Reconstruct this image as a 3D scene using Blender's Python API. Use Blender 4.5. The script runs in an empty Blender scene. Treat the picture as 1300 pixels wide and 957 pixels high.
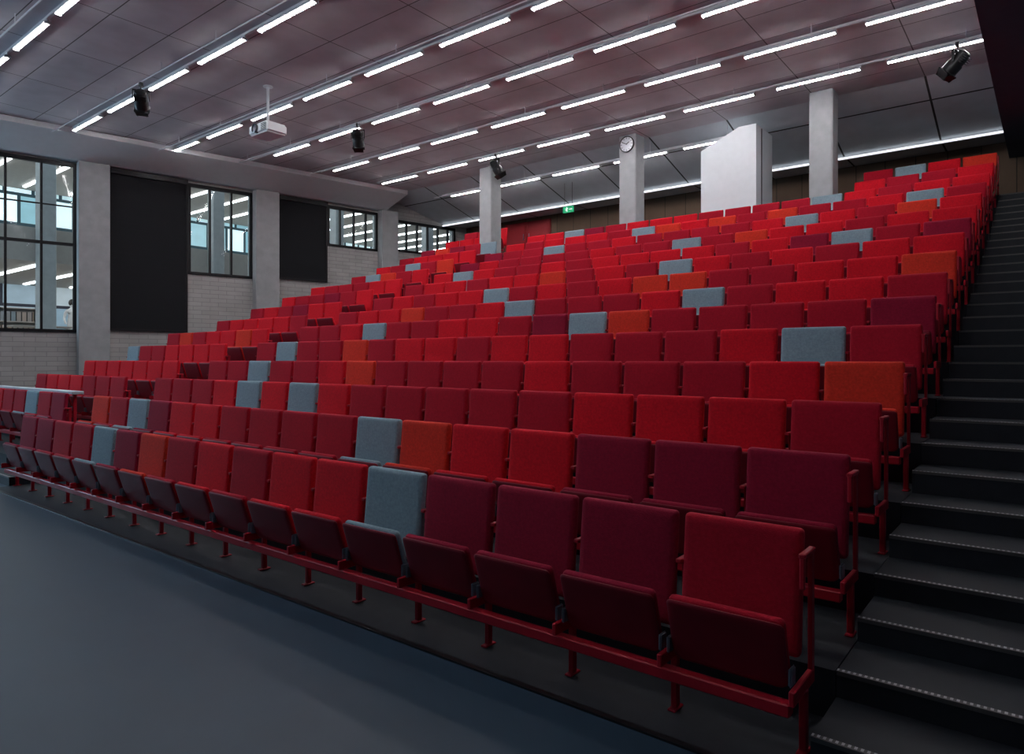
import bpy, bmesh, math, random
from mathutils import Vector, Matrix
random.seed(7)
S = bpy.context.scene
C = S.collection
S.view_settings.view_transform = 'Standard'

# ------------------------------------------------------------------ helpers
def tag(o, label=None, cat=None, group=None, kind=None):
    if label: o["label"] = label
    if cat: o["category"] = cat
    if group: o["group"] = group
    if kind: o["kind"] = kind
    return o

def mat(name, col, rough=0.6, metal=0.0, emit=None, estr=0.0, var=0.0, vscale=8.0, bump=0.0, bscale=200.0, spec=None, sheen=0.0):
    m = bpy.data.materials.new(name); m.use_nodes = True
    nt = m.node_tree; b = nt.nodes['Principled BSDF']
    b.inputs['Base Color'].default_value = (*col, 1)
    b.inputs['Roughness'].default_value = rough
    b.inputs['Metallic'].default_value = metal
    if spec is not None: b.inputs['Specular IOR Level'].default_value = spec
    if sheen > 0:
        b.inputs['Sheen Weight'].default_value = sheen
        b.inputs['Sheen Tint'].default_value = (*[min(1, c+.15) for c in col], 1)
    if emit:
        b.inputs['Emission Color'].default_value = (*emit, 1)
        b.inputs['Emission Strength'].default_value = estr
    tc = nt.nodes.new('ShaderNodeTexCoord')
    if var > 0:
        n = nt.nodes.new('ShaderNodeTexNoise'); n.inputs['Scale'].default_value = vscale
        n.inputs['Detail'].default_value = 4
        nt.links.new(tc.outputs['Object'], n.inputs['Vector'])
        mx = nt.nodes.new('ShaderNodeMix'); mx.data_type = 'RGBA'
        mx.inputs[6].default_value = (*[c*(1-var) for c in col], 1)
        mx.inputs[7].default_value = (*[min(1, c*(1+var)) for c in col], 1)
        nt.links.new(n.outputs['Fac'], mx.inputs[0]); nt.links.new(mx.outputs[2], b.inputs['Base Color'])
    if bump > 0:
        n2 = nt.nodes.new('ShaderNodeTexNoise'); n2.inputs['Scale'].default_value = bscale
        nt.links.new(tc.outputs['Object'], n2.inputs['Vector'])
        bp = nt.nodes.new('ShaderNodeBump'); bp.inputs['Strength'].default_value = bump
        bp.inputs['Distance'].default_value = 0.002
        nt.links.new(n2.outputs['Fac'], bp.inputs['Height']); nt.links.new(bp.outputs['Normal'], b.inputs['Normal'])
    return m

def brick_mat(name, c1, c2, cm, w, h, mortar, rough=0.8, offset=0.5, axes='XZ', msmooth=0.1, bump=0.3, emit=0.0, spec=.5):
    m = bpy.data.materials.new(name); m.use_nodes = True
    nt = m.node_tree; b = nt.nodes['Principled BSDF']; b.inputs['Roughness'].default_value = rough
    b.inputs['Specular IOR Level'].default_value = spec
    tc = nt.nodes.new('ShaderNodeTexCoord'); sp = nt.nodes.new('ShaderNodeSeparateXYZ'); cb = nt.nodes.new('ShaderNodeCombineXYZ')
    nt.links.new(tc.outputs['Object'], sp.inputs[0])
    nt.links.new(sp.outputs[axes[0]], cb.inputs['X']); nt.links.new(sp.outputs[axes[1]], cb.inputs['Y'])
    br = nt.nodes.new('ShaderNodeTexBrick'); br.offset = offset
    br.inputs['Scale'].default_value = 1; br.inputs['Brick Width'].default_value = w; br.inputs['Row Height'].default_value = h
    br.inputs['Mortar Size'].default_value = mortar; br.inputs['Mortar Smooth'].default_value = msmooth
    br.inputs['Color1'].default_value = (*c1, 1); br.inputs['Color2'].default_value = (*c2, 1); br.inputs['Mortar'].default_value = (*cm, 1)
    nt.links.new(cb.outputs[0], br.inputs['Vector'])
    n = nt.nodes.new('ShaderNodeTexNoise'); n.inputs['Scale'].default_value = 2.5; n.inputs['Detail'].default_value = 6
    nt.links.new(tc.outputs['Object'], n.inputs['Vector'])
    mr = nt.nodes.new('ShaderNodeMapRange'); mr.inputs[3].default_value = 0.82; mr.inputs[4].default_value = 1.15
    nt.links.new(n.outputs['Fac'], mr.inputs[0])
    vm = nt.nodes.new('ShaderNodeVectorMath'); vm.operation = 'SCALE'
    nt.links.new(br.outputs['Color'], vm.inputs[0]); nt.links.new(mr.outputs[0], vm.inputs['Scale'])
    nt.links.new(vm.outputs[0], b.inputs['Base Color'])
    if emit > 0:
        nt.links.new(vm.outputs[0], b.inputs['Emission Color']); b.inputs['Emission Strength'].default_value = emit
    if bump > 0:
        bp = nt.nodes.new('ShaderNodeBump'); bp.inputs['Strength'].default_value = bump; bp.inputs['Distance'].default_value = 0.01
        bp.invert = True
        nt.links.new(br.outputs['Fac'], bp.inputs['Height']); nt.links.new(bp.outputs['Normal'], b.inputs['Normal'])
    return m

def hexa(bm, p, mi=0):
    vs = [bm.verts.new(q) for q in p]
    for f in ((0,3,2,1),(4,5,6,7),(0,1,5,4),(1,2,6,5),(2,3,7,6),(3,0,4,7)):
        fc = bm.faces.new([vs[i] for i in f]); fc.material_index = mi
    return vs

def box(bm, x0,x1,y0,y1,z0,z1, mi=0, M=None):
    p = [(x0,y0,z0),(x1,y0,z0),(x1,y1,z0),(x0,y1,z0),(x0,y0,z1),(x1,y0,z1),(x1,y1,z1),(x0,y1,z1)]
    if M: p = [tuple(M @ Vector(q)) for q in p]
    return hexa(bm, p, mi)

def lathe(bm, prof, n=20, M=None, mi=0, caps=True):
    rings = []
    for r, z in prof:
        ring = []
        for i in range(n):
            a = 2*math.pi*i/n
            q = Vector((r*math.cos(a), r*math.sin(a), z))
            if M: q = M @ q
            ring.append(bm.verts.new(q))
        rings.append(ring)
    for a, b in zip(rings, rings[1:]):
        for i in range(n):
            f = bm.faces.new([a[i], a[(i+1)%n], b[(i+1)%n], b[i]]); f.material_index = mi; f.smooth = True
    if caps:
        f = bm.faces.new(list(reversed(rings[0]))); f.material_index = mi
        f = bm.faces.new(rings[-1]); f.material_index = mi

def mesh(bm, name, mats, smooth=False, recalc=True):
    if recalc: bmesh.ops.recalc_face_normals(bm, faces=bm.faces[:])
    me = bpy.data.meshes.new(name); bm.to_mesh(me); bm.free()
    for m in (mats if isinstance(mats, (list, tuple)) else [mats]): me.materials.append(m)
    if smooth:
        for p in me.polygons: p.use_smooth = True
        try: me.set_sharp_from_angle(angle=math.radians(38))
        except Exception: pass
    return me

def obj(name, me, loc=(0,0,0), rot=(0,0,0), parent=None):
    o = bpy.data.objects.new(name, me); o.location = loc; o.rotation_euler = rot
    if parent: o.parent = parent
    C.objects.link(o); return o

def rrect_panel(w, z0, z1, r, yf, yb, bev=0.012, mats=None, name='panel', lean=0.0, curve=0.0, rb=None):
    bm = bmesh.new()
    rb = r if rb is None else rb
    def outline(ins):
        pts = []
        hw = w/2 - ins; a0, a1 = z0+ins, z1-ins
        for cx, cz, st, rr in ((hw, a1, 0, r), (-hw, a1, 90, r), (-hw, a0, 180, rb), (hw, a0, 270, rb)):
            rr = max(rr-ins, 0.002)
            ccx = cx - math.copysign(rr, cx); ccz = cz - rr if cz > (z0+z1)/2 else cz + rr
            for k in range(5):
                a = math.radians(st + k*22.5)
                pts.append((ccx + rr*math.cos(a), ccz + rr*math.sin(a)))
        return pts
    rings = []
    for ins, y in ((bev*2.2, yb), (bev*0.5, yb+(yf-yb)*0.12), (0, yb+(yf-yb)*0.35), (0, yb+(yf-yb)*0.65), (bev*0.35, yb+(yf-yb)*0.85), (bev*1.1, yb+(yf-yb)*0.97), (bev*3, yf)):
        ring = []
        for x, z in outline(ins):
            yy = y + lean*(z-z0) + curve*(1-(2*x/w)**2)
            ring.append(bm.verts.new((x, yy, z)))
        rings.append(ring)
    n = len(rings[0])
    for a, b in zip(rings, rings[1:]):
        for i in range(n):
            bm.faces.new([a[i], a[(i+1)%n], b[(i+1)%n], b[i]])
    for ring in (rings[0], rings[-1]):
        cx = [bm.verts.new((0, sum(v.co.y for v in ring)/n + (curve*0.4), (z0+z1)/2))]
        for i in range(n): bm.faces.new([ring[i], ring[(i+1)%n], cx[0]])
    return mesh(bm, name, mats, smooth=True)

# ------------------------------------------------------------------ materials
FAB = {}
for k, c in dict(red=(.62,.006,.018), crimson=(.41,.006,.022), burgundy=(.28,.006,.030), orange=(.66,.036,.019), blue=(.25,.345,.395)).items():
    FAB[k] = mat('fabric_'+k, c, rough=.9, var=.34, vscale=60, bump=.8, bscale=240, spec=.18, sheen=.2)
M_shell = mat('dark_red_shell', (.19,.005,.016), rough=.5, var=.15, vscale=10, spec=.25)
M_frame = mat('red_painted_steel', (.38,.006,.020), rough=.45, metal=.0, var=.08, spec=.3)
M_hinge = mat('grey_steel', (.22,.27,.32), rough=.4, metal=.6, var=.1)
M_conc = mat('concrete', (.42,.44,.45), rough=.85, var=.22, vscale=5, bump=.6, bscale=25)
M_floor = mat('blue_grey_linoleum', (.020,.044,.070), rough=.40, var=.14, vscale=3, spec=.32)
M_dark = mat('dark_step_vinyl', (.016,.020,.026), rough=.55, var=.25, vscale=14, spec=.3)
M_nose = brick_mat('ribbed_metal_nosing', (.50,.50,.51), (.42,.42,.43), (.07,.07,.07), .022, 1.0, .006, rough=.45, offset=0, axes='XY', bump=0)
M_ceil = brick_mat('mauve_ceiling_panel', (.60,.585,.625), (.575,.56,.60), (.15,.14,.15), 1.82, .85, .009, rough=.9, offset=0, axes='XY', spec=.1)
M_slope = brick_mat('grey_tilted_panel', (.60,.65,.69), (.56,.60,.64), (.05,.05,.05), 1.82, 3, .02, rough=.9, offset=0, axes='XY', spec=.1)
M_white = mat('white_plaster', (.84,.89,.92), rough=.8, var=.05)
M_fwall = mat('dark_front_wall', (.16,.18,.21), rough=.8, var=.05)
M_wrail = mat('white_painted_metal', (.74,.75,.78), rough=.5, var=.04)
M_brick = brick_mat('grey_brick', (.53,.525,.51), (.465,.46,.445), (.34,.335,.33), .42, .11, .007, axes='XZ')
M_black = mat('black_cloth', (.008,.009,.012), rough=.9, var=.3, vscale=30)
M_bframe = mat('black_aluminium', (.012,.012,.014), rough=.4, metal=.3, var=.1)
M_blackm = mat('black_lamp_metal', (.015,.015,.016), rough=.4, metal=.4, var=.1)
M_wood = brick_mat('brown_wood_panelling', (.15,.095,.06), (.13,.08,.05), (.02,.015,.01), .6, 2.4, .008, axes='XZ', offset=0)
M_rwall = mat('dark_blue_grey_wall', (.085,.11,.15), rough=.8, var=.1)
M_door = mat('dark_red_door', (.36,.010,.018), rough=.5, var=.1)
M_tube = mat('lit_tube', (1,1,1), emit=(1.0,.965,.98), estr=58, var=.01)
M_led = mat('led_profile', (.9,.9,.9), emit=(.9,.95,1), estr=1.6, var=.01)
M_lens = mat('lens_glass', (.06,.07,.09), rough=.1, spec=.9, var=.05)
M_green = mat('green_exit_panel', (.0,.20,.08), emit=(.01,.36,.15), estr=.6, var=.02)
M_wsign = mat('white_pictogram', (.9,.95,.9), emit=(.8,1,.85), estr=.7, var=.02)
M_beige = mat('beige_slab', (.42,.39,.36), rough=.8, var=.1)
M_beigew = brick_mat('grey_blue_atrium_cladding', (.26,.36,.44), (.50,.55,.58), (.03,.03,.04), 1.6, 1.2, .06, axes='YZ', offset=.3, bump=0, emit=.5)  # cladding glows by itself, standing in for light on the atrium wall
M_teal = brick_mat('teal_glazed_facade', (.16,.34,.40), (.80,.90,.93), (.02,.04,.05), .9, 1.1, .06, axes='YZ', offset=.5, bump=0, emit=.9)  # lit look of the glazing is a glow built into its colour
M_warm = mat('lit_strip_panel', (.8,.8,.8), emit=(.97,.97,1), estr=7, var=.02)
M_shirt = mat('white_shirt', (.75,.75,.75), rough=.8, var=.05)
M_hair = mat('dark_hair', (.02,.015,.01), rough=.6, var=.1)
M_book = brick_mat('shelf_contents', (.45,.30,.22), (.20,.28,.34), (.03,.03,.03), .16, .5, .02, axes='YZ', offset=.3, bump=0)
M_pale = mat('pale_blue_laminate', (.62,.70,.78), rough=.35, var=.04)
M_glass = bpy.data.materials.new('window_glass'); M_glass.use_nodes = True
nt = M_glass.node_tree; nt.nodes.clear()
o_ = nt.nodes.new('ShaderNodeOutputMaterial'); mx_ = nt.nodes.new('ShaderNodeMixShader'); t_ = nt.nodes.new('ShaderNodeBsdfTransparent'); g_ = nt.nodes.new('ShaderNodeBsdfGlossy')
g_.inputs['Roughness'].default_value = .05; t_.inputs['Color'].default_value = (.86,.95,.97,1); mx_.inputs[0].default_value = .04
nt.links.new(t_.outputs[0], mx_.inputs[1]); nt.links.new(g_.outputs[0], mx_.inputs[2]); nt.links.new(mx_.outputs[0], o_.inputs[0])

# ------------------------------------------------------------------ layout numbers (metres)
CAMZ = 1.57
CZ = 6.67
TOP = [.872,1.094,1.316,1.56,1.85,2.135,2.42,2.73,3.04,3.34,3.64,3.955,4.27,4.585,4.93,5.29]
F = [t-.872 for t in TOP]
def backY(n): return 2.975 + .805*(n-1)
def startY(n): return backY(n) - .58
def wallX(Y): return -18.2 + .1946*(Y-4.85)
BACK = 17.4; FRONT = -6.0; RX = 1.0
XA, XB = -10.175, -11.06
XR = -.745

# ------------------------------------------------------------------ floor + tiers
bm = bmesh.new()
hexa(bm, [(wallX(FRONT),FRONT,-.2),(RX,FRONT,-.2),(RX,BACK,-.2),(wallX(BACK),BACK,-.2),(wallX(FRONT),FRONT,0),(RX,FRONT,0),(RX,BACK,0),(wallX(BACK),BACK,0)])
tag(obj('floor', mesh(bm,'floor',M_floor)), "smooth blue-grey linoleum floor of the lecture hall", "floor", kind='structure')
bm = bmesh.new(); box(bm, XA, XR-.02, 2.60, 2.635, 0, .010); box(bm, XA, XR-.02, 2.635, startY(2), 0, .006, 1)
tag(obj('trim_1', mesh(bm,'trim_1',[M_bframe, M_dark])), "dark vinyl strip under the first seat row", "floor trim", kind='structure')

def tier(bm, x0, x1, y0, y1, z, zb=0.0):
    xa0 = wallX(y0)+.01 if x0 == 'wall' else x0
    xa1 = wallX(y1)+.01 if x0 == 'wall' else x0
    hexa(bm, [(xa0,y0,zb),(x1,y0,zb),(x1,y1,zb),(xa1,y1,zb),(xa0,y0,z),(x1,y0,z),(x1,y1,z),(xa1,y1,z)])
bm = bmesh.new()
PLAT = F[13]+.10
for n in range(2,15):
    tier(bm, XA, XR, startY(n), startY(n+1), F[n-1])
tier(bm, XA, -3.25, startY(15), BACK, PLAT)
for n in (15,16): tier(bm, -3.25, XR, startY(n), startY(n+1) if n<16 else BACK, F[n-1])
tag(obj('floor.001', mesh(bm,'tiers',M_dark)), "dark stepped tiers carrying the main seating block", "stepped floor", kind='structure')
bm = bmesh.new()
for n in range(2,17):
    tier(bm, 'wall', XB, startY(n), startY(n+1) if n<16 else BACK, F[n-1])
tag(obj('floor.002', mesh(bm,'tiers2',M_dark)), "dark stepped tiers beside the brick window wall", "stepped floor", kind='structure')

def stairs(x0, x1, nlast, label, y_end):
    bm = bmesh.new()
    ys, zs = [], []
    for n in range(2, nlast+1):
        ys += [startY(n)-.4, startY(n)]; zs += [(F[n-2]+F[n-1])/2, F[n-1]]
    for i,(y,z) in enumerate(zip(ys,zs)):
        y1 = ys[i+1] if i+1 < len(ys) else y_end
        box(bm, x0, x1, y, y1, 0, z)
    st = obj('staircase', mesh(bm,'staircase',M_dark))
    tag(st, label, "stairs")
    bm = bmesh.new(); box(bm, x0, x1, -.004, .026, -.014, .004)
    nm = mesh(bm,'step_nosing',M_nose)
    for y,z in zip(ys,zs):
        o = obj('step_nosing', nm, (0,y,z), parent=st); o["label"] = "ribbed light metal step nosing"
stairs(XR+.005, RX-.02, 16, "dark stairs with ribbed metal nosings climbing beside the seats", BACK-.02)
stairs(XB+.01, XA-.01, 16, "dark aisle stairs between two seating blocks", BACK-.02)

# ------------------------------------------------------------------ ceiling
bm = bmesh.new()
def slab(bm, y0, z0, y1, z1, mi):
    hexa(bm, [(wallX(y0)-.3,y0,z0),(RX+.2,y0,z0),(RX+.2,y1,z1),(wallX(y1)-.3,y1,z1),(wallX(y0)-.3,y0,z0+.2),(RX+.2,y0,z0+.2),(RX+.2,y1,z1+.2),(wallX(y1)-.3,y1,z1+.2)], mi)
slab(bm, FRONT-.2, CZ, 14.26, CZ, 0)
slab(bm, 14.26, CZ, 16.4, 6.07, 1)
slab(bm, 16.4, 6.07, BACK+.2, 6.07, 1)
tag(obj('ceiling', mesh(bm,'ceiling',[M_ceil, M_slope])), "mauve-grey panelled ceiling with tilted panels at the rear", "ceiling", kind='structure')

bm = bmesh.new()
prof = [(0,6.19),(.18,6.19),(1.15,6.55),(1.15,CZ-.005),(0,CZ-.005)]
y0,y1 = FRONT, 14.2
a=[bm.verts.new((wallX(y0)+o,y0,z)) for o,z in prof]; b=[bm.verts.new((wallX(y1)+o,y1,z)) for o,z in prof]
bm.faces.new(a); bm.faces.new(list(reversed(b)))
for i in range(5): bm.faces.new([a[i],b[i],b[(i+1)%5],a[(i+1)%5]])
tag(obj('trim_2', mesh(bm,'trim_2',M_white)), "white plaster bulkhead above the windows", "ceiling trim", kind='structure')
bm = bmesh.new()
pr_ = [(FRONT,5.72),(BACK-.01,5.72),(BACK-.01,6.06),(16.4,6.06),(14.26,CZ-.005),(FRONT,CZ-.005)]
a=[bm.verts.new((XR+.02,y,z)) for y,z in pr_]; b=[bm.verts.new((RX-.005,y,z)) for y,z in pr_]
bm.faces.new(a); bm.faces.new(list(reversed(b)))
for i in range(6): bm.faces.new([a[i],b[i],b[(i+1)%6],a[(i+1)%6]])
tag(obj('trim_3', mesh(bm,'trim_3',M_rwall)), "dark blue-grey bulkhead above the stairs", "ceiling trim", kind='structure')
bm = bmesh.new(); box(bm, -15.9, XR, 16.37, 16.40, 6.0, 6.025); box(bm, -15.9, XR, 16.40, 16.47, 5.99, 6.06, 1)
tag(obj('trim_4', mesh(bm,'trim_4',[M_led, M_wrail])), "thin glowing edge profile below the tilted ceiling panels", "ceiling trim", kind='structure')

# ------------------------------------------------------------------ walls
bm = bmesh.new(); box(bm, RX, RX+.2, FRONT-.2, BACK+.2, 0, CZ)
tag(obj('wall_right', mesh(bm,'wall_right',M_rwall)), "dark blue-grey wall beside the stairs", "wall", kind='structure')
bm = bmesh.new(); box(bm, wallX(BACK), RX, BACK, BACK+.2, 0, 6.1)
tag(obj('wall_back', mesh(bm,'wall_back',M_wood)), "dark brown panelled rear wall", "wall", kind='structure')
bm = bmesh.new(); box(bm, wallX(FRONT), RX, FRONT-.2, FRONT, 0, CZ)
tag(obj('wall_front', mesh(bm,'wall_front',M_fwall)), "plain dark front wall", "wall", kind='structure')

WROT = math.atan2(1.0, .1946)
WLOC = (-18.2, 4.85, 0)
SB = (BACK-4.85)*1.0188; SF = (FRONT-4.85)*1.0188
OPEN = [(-7.6,-3.3,2.21,6.15), (-2.6,1.42,2.21,6.15), (3.86,5.50,3.78,6.12), (7.69,9.35,4.92,6.12), (9.95,12.3,5.0,6.0)]  # first opening is out of view, added to let light onto the floor
bm = bmesh.new()
s = SF-.3
for (a,b,z0,z1) in OPEN:
    box(bm, s, a, 0, .3, 0, CZ); box(bm, a, b, 0, .3, 0, z0); box(bm, a, b, 0, .3, z1, CZ); s = b
box(bm, s, SB+.2, 0, .3, 0, CZ)
tag(obj('wall_left', mesh(bm,'wall_left',M_brick), WLOC, (0,0,WROT)), "light grey brick wall with black-framed windows", "wall", kind='structure')
MUL = [[-6.5,-5.4,-4.3], [-1.9,-1.25,-.58,.08,.74], [4.40,4.95], [8.1,8.55,8.95], [10.4,10.8,11.2,11.6,12.0]]
for i,(a,b,z0,z1) in enumerate(OPEN):
    bm = bmesh.new(); t=.05
    box(bm,a,b,-.03,.06,z0,z0+.07); box(bm,a,b,-.03,.06,z1-.09,z1); box(bm,a,a+.07,-.03,.06,z0,z1); box(bm,b-.07,b,-.03,.06,z0,z1)
    for m_ in MUL[i]: box(bm,m_-t/2,m_+t/2,-.03,.05,z0,z1)
    if z1-z0 > 3:
        box(bm,a,b,-.02,.05,4.22,4.29); box(bm,a,b,.0,.04,5.12,5.15)
    vs=[bm.verts.new(p) for p in ((a,.02,z0),(b,.02,z0),(b,.02,z1),(a,.02,z1))]; f=bm.faces.new(vs); f.material_index=1
    tag(obj('window_%d'%(i+1), mesh(bm,'window',[M_bframe,M_glass],recalc=False), WLOC, (0,0,WROT)), "black-framed window set in the brick wall", "window", kind='structure')

BL = [(2.08,3.84,2.28,6.17),(6.17,7.67,3.84,6.17)]
for (a,b,z0,z1) in BL:
    root = obj('roller_blind', None, WLOC, (0,0,WROT)); tag(root, "black roller blind lowered over a window in the brick wall", "blind", group="black roller blinds on the window wall")
    bm = bmesh.new(); n = 26
    box(bm, a+.03, b-.03, -.06, -.045, z0+.05, z1-.1)
    for k in range(1, n):
        z = z0 + (z1-z0-.1)*k/n; box(bm, a+.03, b-.03, -.063, -.06, z-.004, z+.004)
    obj('blind_cloth', mesh(bm,'blind_cloth',M_black), parent=root)
    bm = bmesh.new(); box(bm, a, b, -.12, -.001, z1-.12, z1); obj('blind_cassette', mesh(bm,'blind_cassette',M_bframe), parent=root)
    bm = bmesh.new(); box(bm, a+.03, b-.03, -.07, -.035, z0, z0+.05); obj('bottom_bar', mesh(bm,'bottom_bar',M_bframe), parent=root)
    for xx in (a, b-.035):
        bm = bmesh.new(); box(bm, xx, xx+.035, -.08, -.001, z0, z1-.12); obj('side_channel', mesh(bm,'side_channel',M_bframe), parent=root)

for (a,b) in ((1.42,2.06),(5.51,6.15),(9.36,9.93)):
    bm = bmesh.new(); box(bm, a, b, -.30, -.002, 0, 6.18)
    bmesh.ops.bevel(bm, geom=bm.edges[:], offset=.012, segments=1, affect='EDGES')
    tag(obj('wall_pillar', mesh(bm,'wall_pillar',M_conc), WLOC, (0,0,WROT)), "bare concrete pillar against the brick wall", "column", group="concrete pillars on the window wall")

# ------------------------------------------------------------------ doors, exit sign
for i,x in enumerate((-14.0,-13.1)):
    bm = bmesh.new()
    box(bm, x, x+.88, BACK-.06, BACK-.001, F[15], 5.95); box(bm, x+.06, x+.82, BACK-.075, BACK-.05, F[15]+.1, 5.85)
    lathe(bm, [(.012,0),(.012,.2)], 8, Matrix.Translation((x+(.78 if i==0 else .1), BACK-.11, F[15]+.95)), 1)
    box(bm, x+(.77 if i==0 else .09), x+(.79 if i==0 else .11), BACK-.11, BACK-.06, F[15]+.97, F[15]+.99, 1)
    tag(obj('door_%d'%(i+1), mesh(bm,'door',[M_door,M_hinge])), "dark red door in the rear wall", "door", kind='structure')
root = obj('exit_sign', None, (-10.25, 15.4, 5.62)); tag(root, "lit green emergency exit sign with running figure and arrow", "exit sign")
SC = Matrix.Scale(.68,4)
bm = bmesh.new(); box(bm,-.24,.24,-.03,.03,-.12,.12); me=mesh(bm,'sign_panel',M_green); me.transform(SC); obj('sign_panel', me, parent=root)
bm = bmesh.new()
box(bm,-.08,-.04,-.036,-.03,-.03,.05); box(bm,-.075,-.045,-.036,-.03,.06,.09)
box(bm,-.13,-.08,-.036,-.03,.01,.03); box(bm,-.04,.0,-.036,-.03,.02,.04); box(bm,-.12,-.07,-.036,-.03,-.05,-.03); box(bm,-.05,-.03,-.036,-.03,-.09,-.03)
box(bm,.05,.15,-.036,-.03,-.012,.012)
v=[bm.verts.new(p) for p in ((.15,-.036,-.045),(.2,-.036,0),(.15,-.036,.045))]; bm.faces.new(v)
me=mesh(bm,'pictogram',M_wsign); me.transform(SC); obj('pictogram', me, parent=root)
for x in (-.12,.12):
    bm = bmesh.new(); box(bm,x-.004,x+.004,-.004,.004,.07,.72)
    obj('hanger', mesh(bm,'hanger',M_bframe), parent=root)

# ------------------------------------------------------------------ columns, clock, booth
for x in (-11.8,-7.57,-3.46):
    zb = F[13] if x < -11 else PLAT-.1
    bm = bmesh.new(); box(bm, -.21,.21,-.21,.21, 0, CZ-.01-zb)
    bmesh.ops.bevel(bm, geom=[e for e in bm.edges if abs(e.verts[0].co.z-e.verts[1].co.z)>1], offset=.015, segments=2, affect='EDGES')
    tag(obj('concrete_column', mesh(bm,'concrete_column',M_conc), (x,13.98,zb)), "square bare concrete column reaching the ceiling behind the seats" if x!=-7.57 else "square bare concrete column with a round clock near its top", "column", group="concrete columns at the rear")
root = obj('wall_clock', None, (-7.57,13.765,CZ-.23), (math.radians(90),0,0)); tag(root, "round white wall clock mounted on a concrete column", "clock")
bm = bmesh.new(); lathe(bm, [(.17,0),(.18,.01),(.18,.04),(.165,.045),(.16,.03)], 32); obj('clock_case', mesh(bm,'clock_case',M_bframe,smooth=True), parent=root)
bm = bmesh.new(); lathe(bm, [(.163,.028),(.163,.033)], 32); obj('clock_face', mesh(bm,'clock_face',M_white), parent=root)
for k in range(12):
    bm = bmesh.new(); R = Matrix.Rotation(k*math.pi/6,4,'Z'); box(bm,-.005,.005,.12,.15,.033,.036,0,R)
    obj('hour_mark', mesh(bm,'hour_mark',M_bframe), parent=root)
for ang,l,w,nm in ((-1.0,.08,.008,'hour_hand'),(1.1,.125,.006,'minute_hand')):
    bm = bmesh.new(); box(bm,-w,w,-.015,l,.037,.040,0,Matrix.Rotation(ang,4,'Z')); obj(nm, mesh(bm,nm,M_bframe), parent=root)

root = obj('projection_booth', None, (0,0,0)); tag(root, "white angular projection booth with raked top behind the seats", "booth")
bm = bmesh.new()
x0,xp,x1 = -5.86,-5.05,-4.70
yb0,yb1 = 13.85,14.85
prof = [(x0,PLAT+.0),(x1,PLAT+.0),(x1,6.33),(xp,6.33),(x0,5.98)]
a=[bm.verts.new((x,yb0,z)) for x,z in prof]; b=[bm.verts.new((x,yb1,z)) for x,z in prof]
bm.faces.new(a); bm.faces.new(list(reversed(b)))
for i in range(5): bm.faces.new([a[i],b[i],b[(i+1)%5],a[(i+1)%5]])
obj('booth_body', mesh(bm,'booth_body',M_white), parent=root)
bm = bmesh.new(); box(bm, x1, x1+.012, yb0+.30, yb0+.33, PLAT+.3, 6.3)
obj('side_joint', mesh(bm,'side_joint',M_bframe), parent=root)

# ------------------------------------------------------------------ ceiling lights
LY = [-.7,1.5,3.7,5.8,7.86,9.55,11.3,12.98,14.72]  # first two rows are out of view, added to brighten the front seats
LE = [-9.0,-16.0,-18.0,-17.6,-16.8,-15.9,-15.4,-14.7,-14.2]
bm = bmesh.new(); box(bm, -1.42, 0, -.045, .045, -.050, -.035); box(bm,-1.42,0,-.012,.012,-.035,0)
for k in range(29):
    xx=-1.42+.0507*k; box(bm, xx, xx+.004, -.038,.038,-.069,-.050)
for sx in (-1.42,-.012): box(bm, sx, sx+.012, -.045,.045,-.074,-.035)
me_h = mesh(bm,'lamp_housing',M_wrail)
bm = bmesh.new(); box(bm, -1.40, -.02, -.015, .015, -.066, -.052); me_t = mesh(bm,'lit_tube',M_tube)
XL = -.77
for y,e in zip(LY,LE):
    zc = CZ-.01 if y < 14 else CZ-.19
    L = e-.1
    xs0 = XL if y<14 else -5.2
    if y > 2:
        bm = bmesh.new(); box(bm, L, xs0, y-.022, y+.022, zc-.03, zc+.008)
        tag(obj('lighting_rail', mesh(bm,'lighting_rail',M_wrail)), "long white lighting rail fixed under the ceiling", "rail", group="white ceiling rails")
        root = obj('hanging_pipe', None, (0,y-.33,zc-.14)); tag(root, "thin white suspended pipe for stage lamps under the ceiling", "rail", group="suspended ceiling pipes")
        bm = bmesh.new(); lathe(bm, [(.012,0),(.012,xs0-L)], 8, Matrix.Translation((L,0,0)) @ Matrix.Rotation(math.radians(90),4,'Y')); obj('pipe', mesh(bm,'pipe',M_wrail,smooth=True), parent=root)
        bm = bmesh.new(); x = xs0-.3
        box(bm,-.005,.005,-.005,.005,0,.15 if y<14 else .28); hm = mesh(bm,'hanger',M_wrail)
        while x > L:
            obj('hanger', hm, (x,0,0), parent=root); x -= 1.82
    x = xs0-.02
    while x-1.0 > e:
        r = obj('strip_light', None, (x,y,zc-.03)); tag(r, "lit white fluorescent strip light with louvre under the ceiling", "ceiling light", group="fluorescent strip lights on the ceiling")
        obj('lamp_housing', me_h, parent=r); obj('lit_tube', me_t, parent=r)
        x -= 1.82

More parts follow.
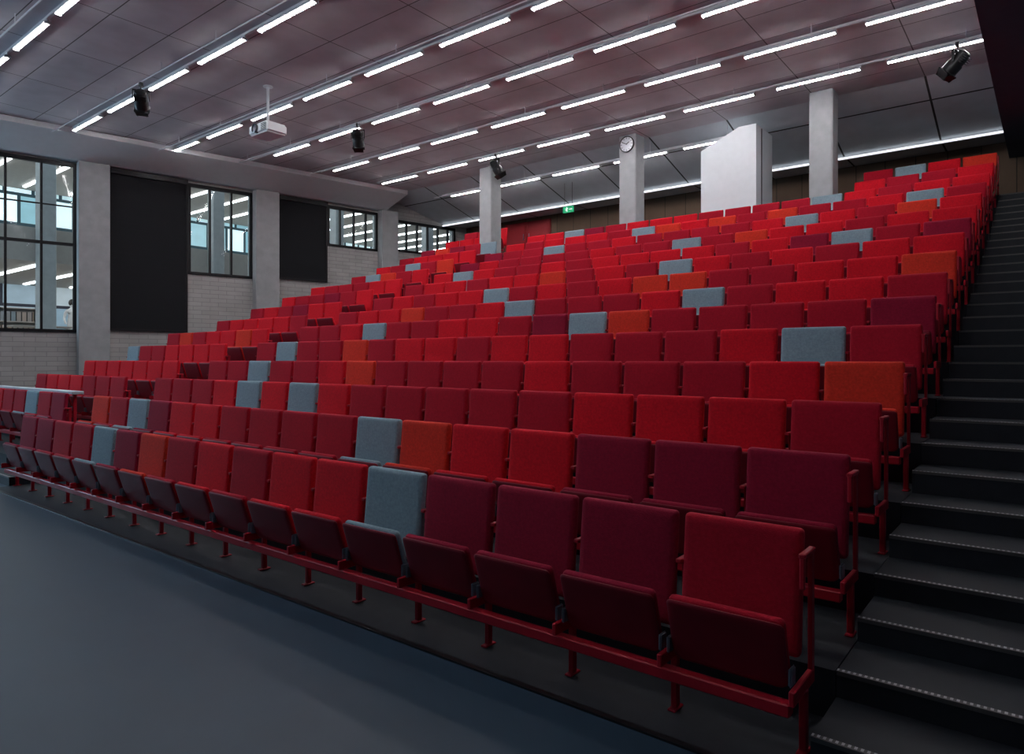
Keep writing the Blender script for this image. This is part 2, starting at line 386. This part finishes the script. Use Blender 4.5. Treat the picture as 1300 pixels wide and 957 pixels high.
def spotlight(x, y, zpipe, yaw, tilt, lab):
    r = obj('stage_spotlight', None, (x,y,zpipe)); tag(r, lab, "spotlight", group="black stage spotlights under the ceiling")
    bm = bmesh.new(); box(bm,-.025,.025,-.03,.03,-.08,-.012); lathe(bm,[(.012,-.15),(.012,-.06)],8); obj('clamp', mesh(bm,'clamp',M_blackm), parent=r)
    R = Matrix.Rotation(yaw,4,'Z')
    bm = bmesh.new(); box(bm,-.14,.14,-.02,.02,-.16,-.145,0,R); box(bm,-.14,-.128,-.02,.02,-.33,-.145,0,R); box(bm,.128,.14,-.02,.02,-.33,-.145,0,R)
    obj('yoke', mesh(bm,'yoke',M_blackm), parent=r)
    M = Matrix.Translation((0,0,-.31)) @ R @ Matrix.Rotation(tilt,4,'X')
    bm = bmesh.new(); lathe(bm,[(.05,.17),(.09,.15),(.105,.08),(.105,-.02),(.12,-.04),(.12,-.16),(.128,-.17),(.128,-.185),(.105,-.185)],20,M)
    for k in range(4):
        box(bm,-.10,.10,-.108,.108,.02+.03*k,.028+.03*k,0,M)
    obj('lamp_body', mesh(bm,'lamp_body',M_blackm,smooth=True), parent=r)
    bm = bmesh.new(); lathe(bm,[(.10,-.178),(.06,-.195),(.01,-.2)],20,M); obj('lens', mesh(bm,'lens',M_lens,smooth=True), parent=r)
    for a in (0,math.pi/2,math.pi,math.pi*1.5):
        bm = bmesh.new()
        MM = M @ Matrix.Rotation(a,4,'Z') @ Matrix.Translation((0,.125,-.185)) @ Matrix.Rotation(math.radians(-28),4,'X')
        box(bm,-.10,.10,-.002,.002,-.12,0,0,MM)
        obj('barn_door', mesh(bm,'barn_door',M_blackm), parent=r)
zp = CZ-.15
spotlight(-12.75,5.47,zp,math.radians(60),math.radians(50),"black stage spotlight with barn doors hanging from a ceiling pipe")
spotlight(-11.4,9.22,zp,math.radians(40),math.radians(40),"black stage spotlight with barn doors hanging from a ceiling pipe")
spotlight(-10.5,12.65,zp,math.radians(-20),math.radians(35),"small black stage spotlight hanging in front of a concrete column")
spotlight(-1.18,12.65,zp,math.radians(70),math.radians(50),"black stage spotlight hanging close to the dark bulkhead")

r = obj('ceiling_projector', None, (-11.5,7.2,CZ)); tag(r, "white projector hanging from a ceiling pole", "projector")
bm = bmesh.new(); lathe(bm,[(.09,-.012),(.09,0)],16); lathe(bm,[(.025,-.71),(.025,-.01)],12); obj('pole', mesh(bm,'pole',M_white,smooth=True), parent=r)
bm = bmesh.new(); box(bm,-.17,.17,-.12,.12,-.72,-.70); obj('mount_plate', mesh(bm,'mount_plate',M_hinge), parent=r)
bm = bmesh.new(); box(bm,-.3,.3,-.22,.22,-.93,-.73); bmesh.ops.bevel(bm, geom=bm.edges[:], offset=.035, segments=3, affect='EDGES')
obj('projector_body', mesh(bm,'projector_body',M_white,smooth=True), parent=r)
bm = bmesh.new(); lathe(bm,[(.08,.18),(.08,.26),(.065,.265),(.06,.25)],20,Matrix.Translation((-.05,0,-.83)) @ Matrix.Rotation(math.radians(90),4,'X')); obj('lens', mesh(bm,'lens',M_lens,smooth=True), parent=r)
bm = bmesh.new()
for k in range(6): box(bm,.12,.27,-.226,-.218,-.89+.022*k,-.88+.022*k)
obj('vent_grille', mesh(bm,'vent_grille',M_blackm), parent=r)

# ------------------------------------------------------------------ seats
W=.55
BK = {k: rrect_panel(.515,.36,.872,.020,-.052,.0,mats=m,name='backrest',lean=.10,rb=.02) for k,m in FAB.items()}
for me in BK.values():
    for v in me.vertices: v.co.y -= .051
TILT = Matrix.Rotation(math.radians(17),4,'X')
def pad_mesh(m):
    me = rrect_panel(.485,.0,.29,.025,-.018,.022,mats=m,name='seat',rb=.03)
    me.transform(Matrix.Translation((0,-.156,.280)) @ TILT); return me
PD = {k: pad_mesh(m) for k,m in FAB.items()}
me_sh = rrect_panel(.490,-.008,.283,.022,-.012,.006,mats=M_shell,name='seat_shell',rb=.045,curve=-.006)
me_sh.transform(Matrix.Translation((0,-.177,.274)) @ TILT)
def frame(zt, ext):
    bm = bmesh.new()
    box(bm,-.009,.009,-.018,.020,.245,zt)
    box(bm,-.014,.014,-.075 if not ext else -.13,.022,zt-.016,zt+.004)
    if ext: box(bm,-.010,.010,-.13,-.112,zt-.14,zt-.012)
    box(bm,-.011,.011,-.27,.015,.240,.298)
    box(bm,-.015,.015,-.122,-.088,.01,.25); box(bm,-.020,.020,-.15,-.06,0.0,.010)
    bmesh.ops.bevel(bm, geom=bm.edges[:], offset=.004, segments=1, affect='EDGES')
    return mesh(bm,'side_frame',M_frame)
me_fr = frame(.66, False); me_end = frame(.79, True)
me_hi = []
for sx in (-1,1):
    bm = bmesh.new(); box(bm, sx*.256-.007, sx*.256+.007, -.225,-.165,.29,.365)
    bmesh.ops.bevel(bm, geom=bm.edges[:], offset=.006, segments=2, affect='EDGES')
    me_hi.append(mesh(bm,'hinge_bracket',M_hinge))

seats = []
for n in range(1,15):
    for j in range(17): seats.append((n, -1.06-W*j, j==0, j))
for n in (15,16):
    for j in range(4): seats.append((n, -1.06-W*j, j==0, j))
for n in range(2,17):
    xe = -14.97 + max(0,n-5)*.13
    x = XB-.30; j=0
    if n>=15: x = -12.3
    first = True
    while x-.275 > xe-.15:
        seats.append((n, x, first, 100+j)); x -= W; j += 1; first=False

names = {'r':'red','c':'crimson','b':'burgundy','o':'orange','s':'blue'}
rowcol = {1:'cbbbsrrcrcobsccbb', 2:'bbbrrosccccrrbscob'[:17], 3:'crrrcccccrsrsrccc'[:17], 4:'orcccrcccc'+'orccscc', 5:'csrccc'+'rrcrrcoccsc', 6:'bccccosbcrrccsrcc', 7:'crrcsrcccsrccorrc', 8:'orrccorrcrcsrrcrc'}
BLUE = [(870,341),(593,352),(884,310),(180,452),(828,293),(712,327),(1028,281),(740,303),(1060,254),(1090,303),(1180,250),(523,340),(1160,213),(40,520),(472,355),(625,315)]
ORA = [(837,361),(711,354),(567,340),(908,294),(855,281),(1000,270),(1170,262),(1245,215),(303,435),(960,300)]
cs, sn = .7846, .6205
def proj(x,y,z):
    a = cs*x+sn*y; d = -sn*x+cs*y
    return 650+870*a/d, 457-870*(z-CAMZ)/d, d
colour = {}
for i,(n,x,first,j) in enumerate(seats):
    if j < 17 and n in rowcol: colour[i] = names[rowcol[n][j]]
    else: colour[i] = random.choices(['red','crimson','burgundy','orange'],[4.6,5,.9,.2])[0]
for lst,c in ((ORA,'orange'),(BLUE,'blue')):
    for (u,v) in lst:
        best = min((i for i in range(len(seats)) if not (seats[i][3]<17 and seats[i][0] in rowcol and c=='blue' and seats[i][0]<8)),
                   key=lambda i: (lambda p: (p[0]-u)**2+(p[1]-v)**2)(proj(seats[i][1], backY(seats[i][0]), TOP[seats[i][0]-1]-.15)))
        colour[best] = c
order = sorted(range(len(seats)), key=lambda i: proj(seats[i][1], backY(seats[i][0]), TOP[seats[i][0]-1])[2])
indiv = set(order[:300])
lab = {'red':"bright red upholstered tip-up auditorium seat, folded, on a tier",'crimson':"deep crimson upholstered tip-up auditorium seat, folded, on a tier",
 'burgundy':"burgundy upholstered tip-up auditorium seat, folded, on a tier",'orange':"orange-red upholstered tip-up auditorium seat, folded, on a tier",'blue':"blue-grey upholstered tip-up auditorium seat among red ones"}
bms = bmesh.new(); mats_s = [FAB[k] for k in ('red','crimson','burgundy','orange','blue')]+[M_shell,M_frame]
kidx = {'red':0,'crimson':1,'burgundy':2,'orange':3,'blue':4}
for i,(n,x,first,j) in enumerate(seats):
    loc = (x, backY(n), F[n-1]+ (.006 if n==1 else 0)); k = colour[i]
    if i in indiv:
        r = obj('auditorium_seat', None, loc); tag(r, lab[k], "seat", group="auditorium seats in tiered rows")
        obj('backrest', BK[k], parent=r)
        st = obj('seat', PD[k], parent=r)
        obj('seat_shell', me_sh, parent=st)
        obj('side_frame', me_fr, (-W/2,0,0), parent=r)
        if first: obj('side_frame', me_end if j==0 else me_fr, (W/2,0,0), parent=r)
        if n<=4:
            for h_ in me_hi: obj('hinge_bracket', h_, parent=r)
    else:
        for me,mi,dx in ((BK[k],kidx[k],0),(PD[k],kidx[k],0),(me_sh,5,0),(me_fr,6,-W/2)):
            nv = len(bms.faces)
            bms.from_mesh(me); bms.verts.ensure_lookup_table(); bms.faces.ensure_lookup_table()
            vs=set()
            for f in bms.faces[nv:]:
                f.material_index = mi; vs.update(f.verts)
            for v in vs: v.co += Vector((loc[0]+dx,loc[1],loc[2]))
o = obj('auditorium_seats', mesh(bms,'auditorium_seats',mats_s,smooth=True,recalc=False))
tag(o, "remaining red and blue-grey folded seats on the highest tiers", "seats", group="auditorium seats in tiered rows", kind='stuff')
def beam(n, xa, xb):
    bm = bmesh.new(); box(bm, xa, xb, -.245,-.190,.186,.239)
    bmesh.ops.bevel(bm, geom=bm.edges[:], offset=.006, segments=1, affect='EDGES')
    tag(obj('seat_beam', mesh(bm,'seat_beam',M_frame), (0,backY(n),F[n-1])), "long red steel beam carrying a row of seats", "seat beam", group="red steel beams under the seat rows")
for n in range(1,17):
    beam(n, -1.06-W*(16 if n<15 else 3)-.26, -.80)
    xs = [s_[1] for s_ in seats if s_[0]==n and s_[3]>=100]
    if xs: beam(n, min(xs)-.26, max(xs)+.26)
r = obj('writing_ledge', None, (0,0,F[1])); tag(r, "long pale blue-grey desk top behind a seat row", "desk")
bm = bmesh.new(); box(bm,-15.3,XB-.05,3.815,3.97,.85,.895); bmesh.ops.bevel(bm, geom=bm.edges[:], offset=.006, segments=1, affect='EDGES')
obj('desk_top', mesh(bm,'desk_top',M_pale), parent=r)
for x in (-15.2,-13.9,-12.5,-11.2):
    bm = bmesh.new(); box(bm,x-.02,x+.02,3.86,3.90,0,.85); obj('leg', mesh(bm,'leg',M_frame), parent=r)

# ------------------------------------------------------------------ atrium outside the windows
bm = bmesh.new(); box(bm,-30,-19.6,-12,34,1.7,1.9)
tag(obj('floor.003', mesh(bm,'atrium_floor',M_beige)), "pale floor of the neighbouring atrium", "floor", kind='structure')
bm = bmesh.new(); box(bm,-30.2,-30,-12,34,5.4,11)
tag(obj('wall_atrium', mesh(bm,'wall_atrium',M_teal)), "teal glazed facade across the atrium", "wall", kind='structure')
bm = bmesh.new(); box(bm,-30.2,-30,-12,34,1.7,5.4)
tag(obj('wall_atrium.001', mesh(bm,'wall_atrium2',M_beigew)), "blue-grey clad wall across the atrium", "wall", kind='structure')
for gi,(z,x0,x1) in enumerate(((4.35,-29.99,-22.5),(7.9,-29.99,-22.5))):
    bm = bmesh.new(); box(bm,x0,x1,-12,34,z,z+.35); box(bm,x1-.15,x1,-12,34,z+.35,z+.95)
    g = obj('floor.%03d'%(4+gi), mesh(bm,'slab',M_beige)); tag(g, "beige concrete gallery slab across the atrium", "balcony", kind='structure')
    for k in range(30):
        bm = bmesh.new(); box(bm,x0+.6,x1-.6,-11+k*1.5,-10.90+k*1.5,z-.05,z-.002)
        o = obj('light_strip', mesh(bm,'light_strip',M_warm), parent=g)
for y in (2.5,7.0,12,17,22):
    bm = bmesh.new(); box(bm,-.2,.2,-.2,.2,0,8.8)
    bmesh.ops.bevel(bm, geom=bm.edges[:], offset=.02, segments=1, affect='EDGES')
    tag(obj('concrete_column', mesh(bm,'atrium_column',M_conc), (-22.3,y,1.9)), "concrete column standing in the atrium outside", "column", group="atrium columns")
for k in range(5):
    r = obj('desk', None, (-25.2,4.6+k*3.2,1.9)); tag(r, "pale desk in the atrium outside the windows", "desk", group="desks in the atrium")
    bm = bmesh.new(); box(bm,-.5,.5,-.9,.9,.70,.74); obj('desk_top', mesh(bm,'desk_top',M_beige), parent=r)
    for sx in (-.45,.45):
        for sy in (-.85,.85):
            bm = bmesh.new(); box(bm,sx-.02,sx+.02,sy-.02,sy+.02,0,.70); obj('leg', mesh(bm,'leg',M_beige), parent=r)
for k in range(4):
    r = obj('bookshelf', None, (-28.6,4.2+k*3.4,1.9)); tag(r, "low filled bookshelf in the atrium outside the windows", "bookshelf", group="bookshelves in the atrium")
    bm = bmesh.new(); box(bm,-.2,-.17,-1.1,1.1,0,1.5)
    for zz in (0.05,.52,1.0,1.47): box(bm,-.2,.2,-1.1,1.1,zz,zz+.03)
    for yy in (-1.1,1.07): box(bm,-.2,.2,yy,yy+.03,0,1.5)
    obj('shelf_frame', mesh(bm,'shelf_frame',M_beige), parent=r)
    bm = bmesh.new()
    for zz in (.08,.55,1.03): box(bm,-.16,.14,-1.0,.95,zz,zz+.34)
    o = obj('books', mesh(bm,'books',M_book), parent=r); o["kind"] = "stuff"
def skin(name, pts, edges, rad, mats, parent=None, loc=(0,0,0)):
    me = bpy.data.meshes.new(name); me.from_pydata(pts, edges, [])
    o = obj(name, me, loc, parent=parent); me.materials.append(mats)
    m = o.modifiers.new('skin','SKIN')
    for v,rr in zip(me.skin_vertices[0].data, rad): v.radius = (rr, rr)
    me.skin_vertices[0].data[0].use_root = True
    s_ = o.modifiers.new('sub','SUBSURF'); s_.levels = 1; s_.render_levels = 1
    return o
P=[(0,0,.95),(0,0,1.2),(0,0,1.40),(0,0,1.52),(0,0,1.62),(0,0,1.70),(0,.2,1.38),(0,.26,1.12),(.12,.24,.92),(0,-.2,1.38),(0,-.26,1.12),(.12,-.24,.92),(0,.1,.88),(.02,.11,.48),(0,.12,.05),(.12,.12,.03),(0,-.1,.88),(.02,-.11,.48),(0,-.12,.05),(.12,-.12,.03)]
E=[(0,1),(1,2),(2,3),(3,4),(4,5),(2,6),(6,7),(7,8),(2,9),(9,10),(10,11),(0,12),(12,13),(13,14),(14,15),(0,16),(16,17),(17,18),(18,19)]
Rr=[.14,.13,.14,.055,.095,.08,.06,.045,.035,.06,.045,.035,.09,.06,.045,.035,.09,.06,.045,.035]
pr = skin('person', P, E, Rr, M_shirt, loc=(-27.2,9.35,1.9))
tag(pr, "person in a white shirt standing in the atrium outside", "person")
bm = bmesh.new(); bmesh.ops.create_uvsphere(bm, u_segments=16, v_segments=10, radius=.115)
for v in bm.verts: v.co.z*=1.15
obj('hair', mesh(bm,'hair',M_hair,smooth=True), (-.02,0,1.69), parent=pr)

# ------------------------------------------------------------------ lights
def area(loc, rot, sx, sy, e, col):
    l = bpy.data.lights.new('area','AREA'); l.shape='RECTANGLE'; l.size=sx; l.size_y=sy; l.energy=e; l.color=col
    o = bpy.data.objects.new('area_lamp', l); o.location=loc; o.rotation_euler=rot; C.objects.link(o)
    tag(o, "soft area light added outside the windows", "light"); return o
area((-24,8,10.6),(0,0,0),8,30,2200,(.85,.95,1))  # added overhead light for the atrium beyond the windows
area((-21.5,-1,4.4),(0,math.radians(-90),0),3.5,5,800,(.5,.75,1))  # added blue light shining in through the unseen window onto the floor
w = bpy.data.worlds.new('world'); S.world = w; w.use_nodes = True
w.node_tree.nodes['Background'].inputs[0].default_value = (.55,.65,.8,1); w.node_tree.nodes['Background'].inputs[1].default_value = .15

# ------------------------------------------------------------------ camera
cam = bpy.data.cameras.new('camera'); co = bpy.data.objects.new('camera', cam); C.objects.link(co)
co.location = (0,0,CAMZ); co.rotation_euler = (math.radians(90),0,math.asin(sn))
cam.lens = 870/1300*36; cam.sensor_width = 36; cam.shift_y = -21.5/1300; cam.clip_start=.05
S.camera = co
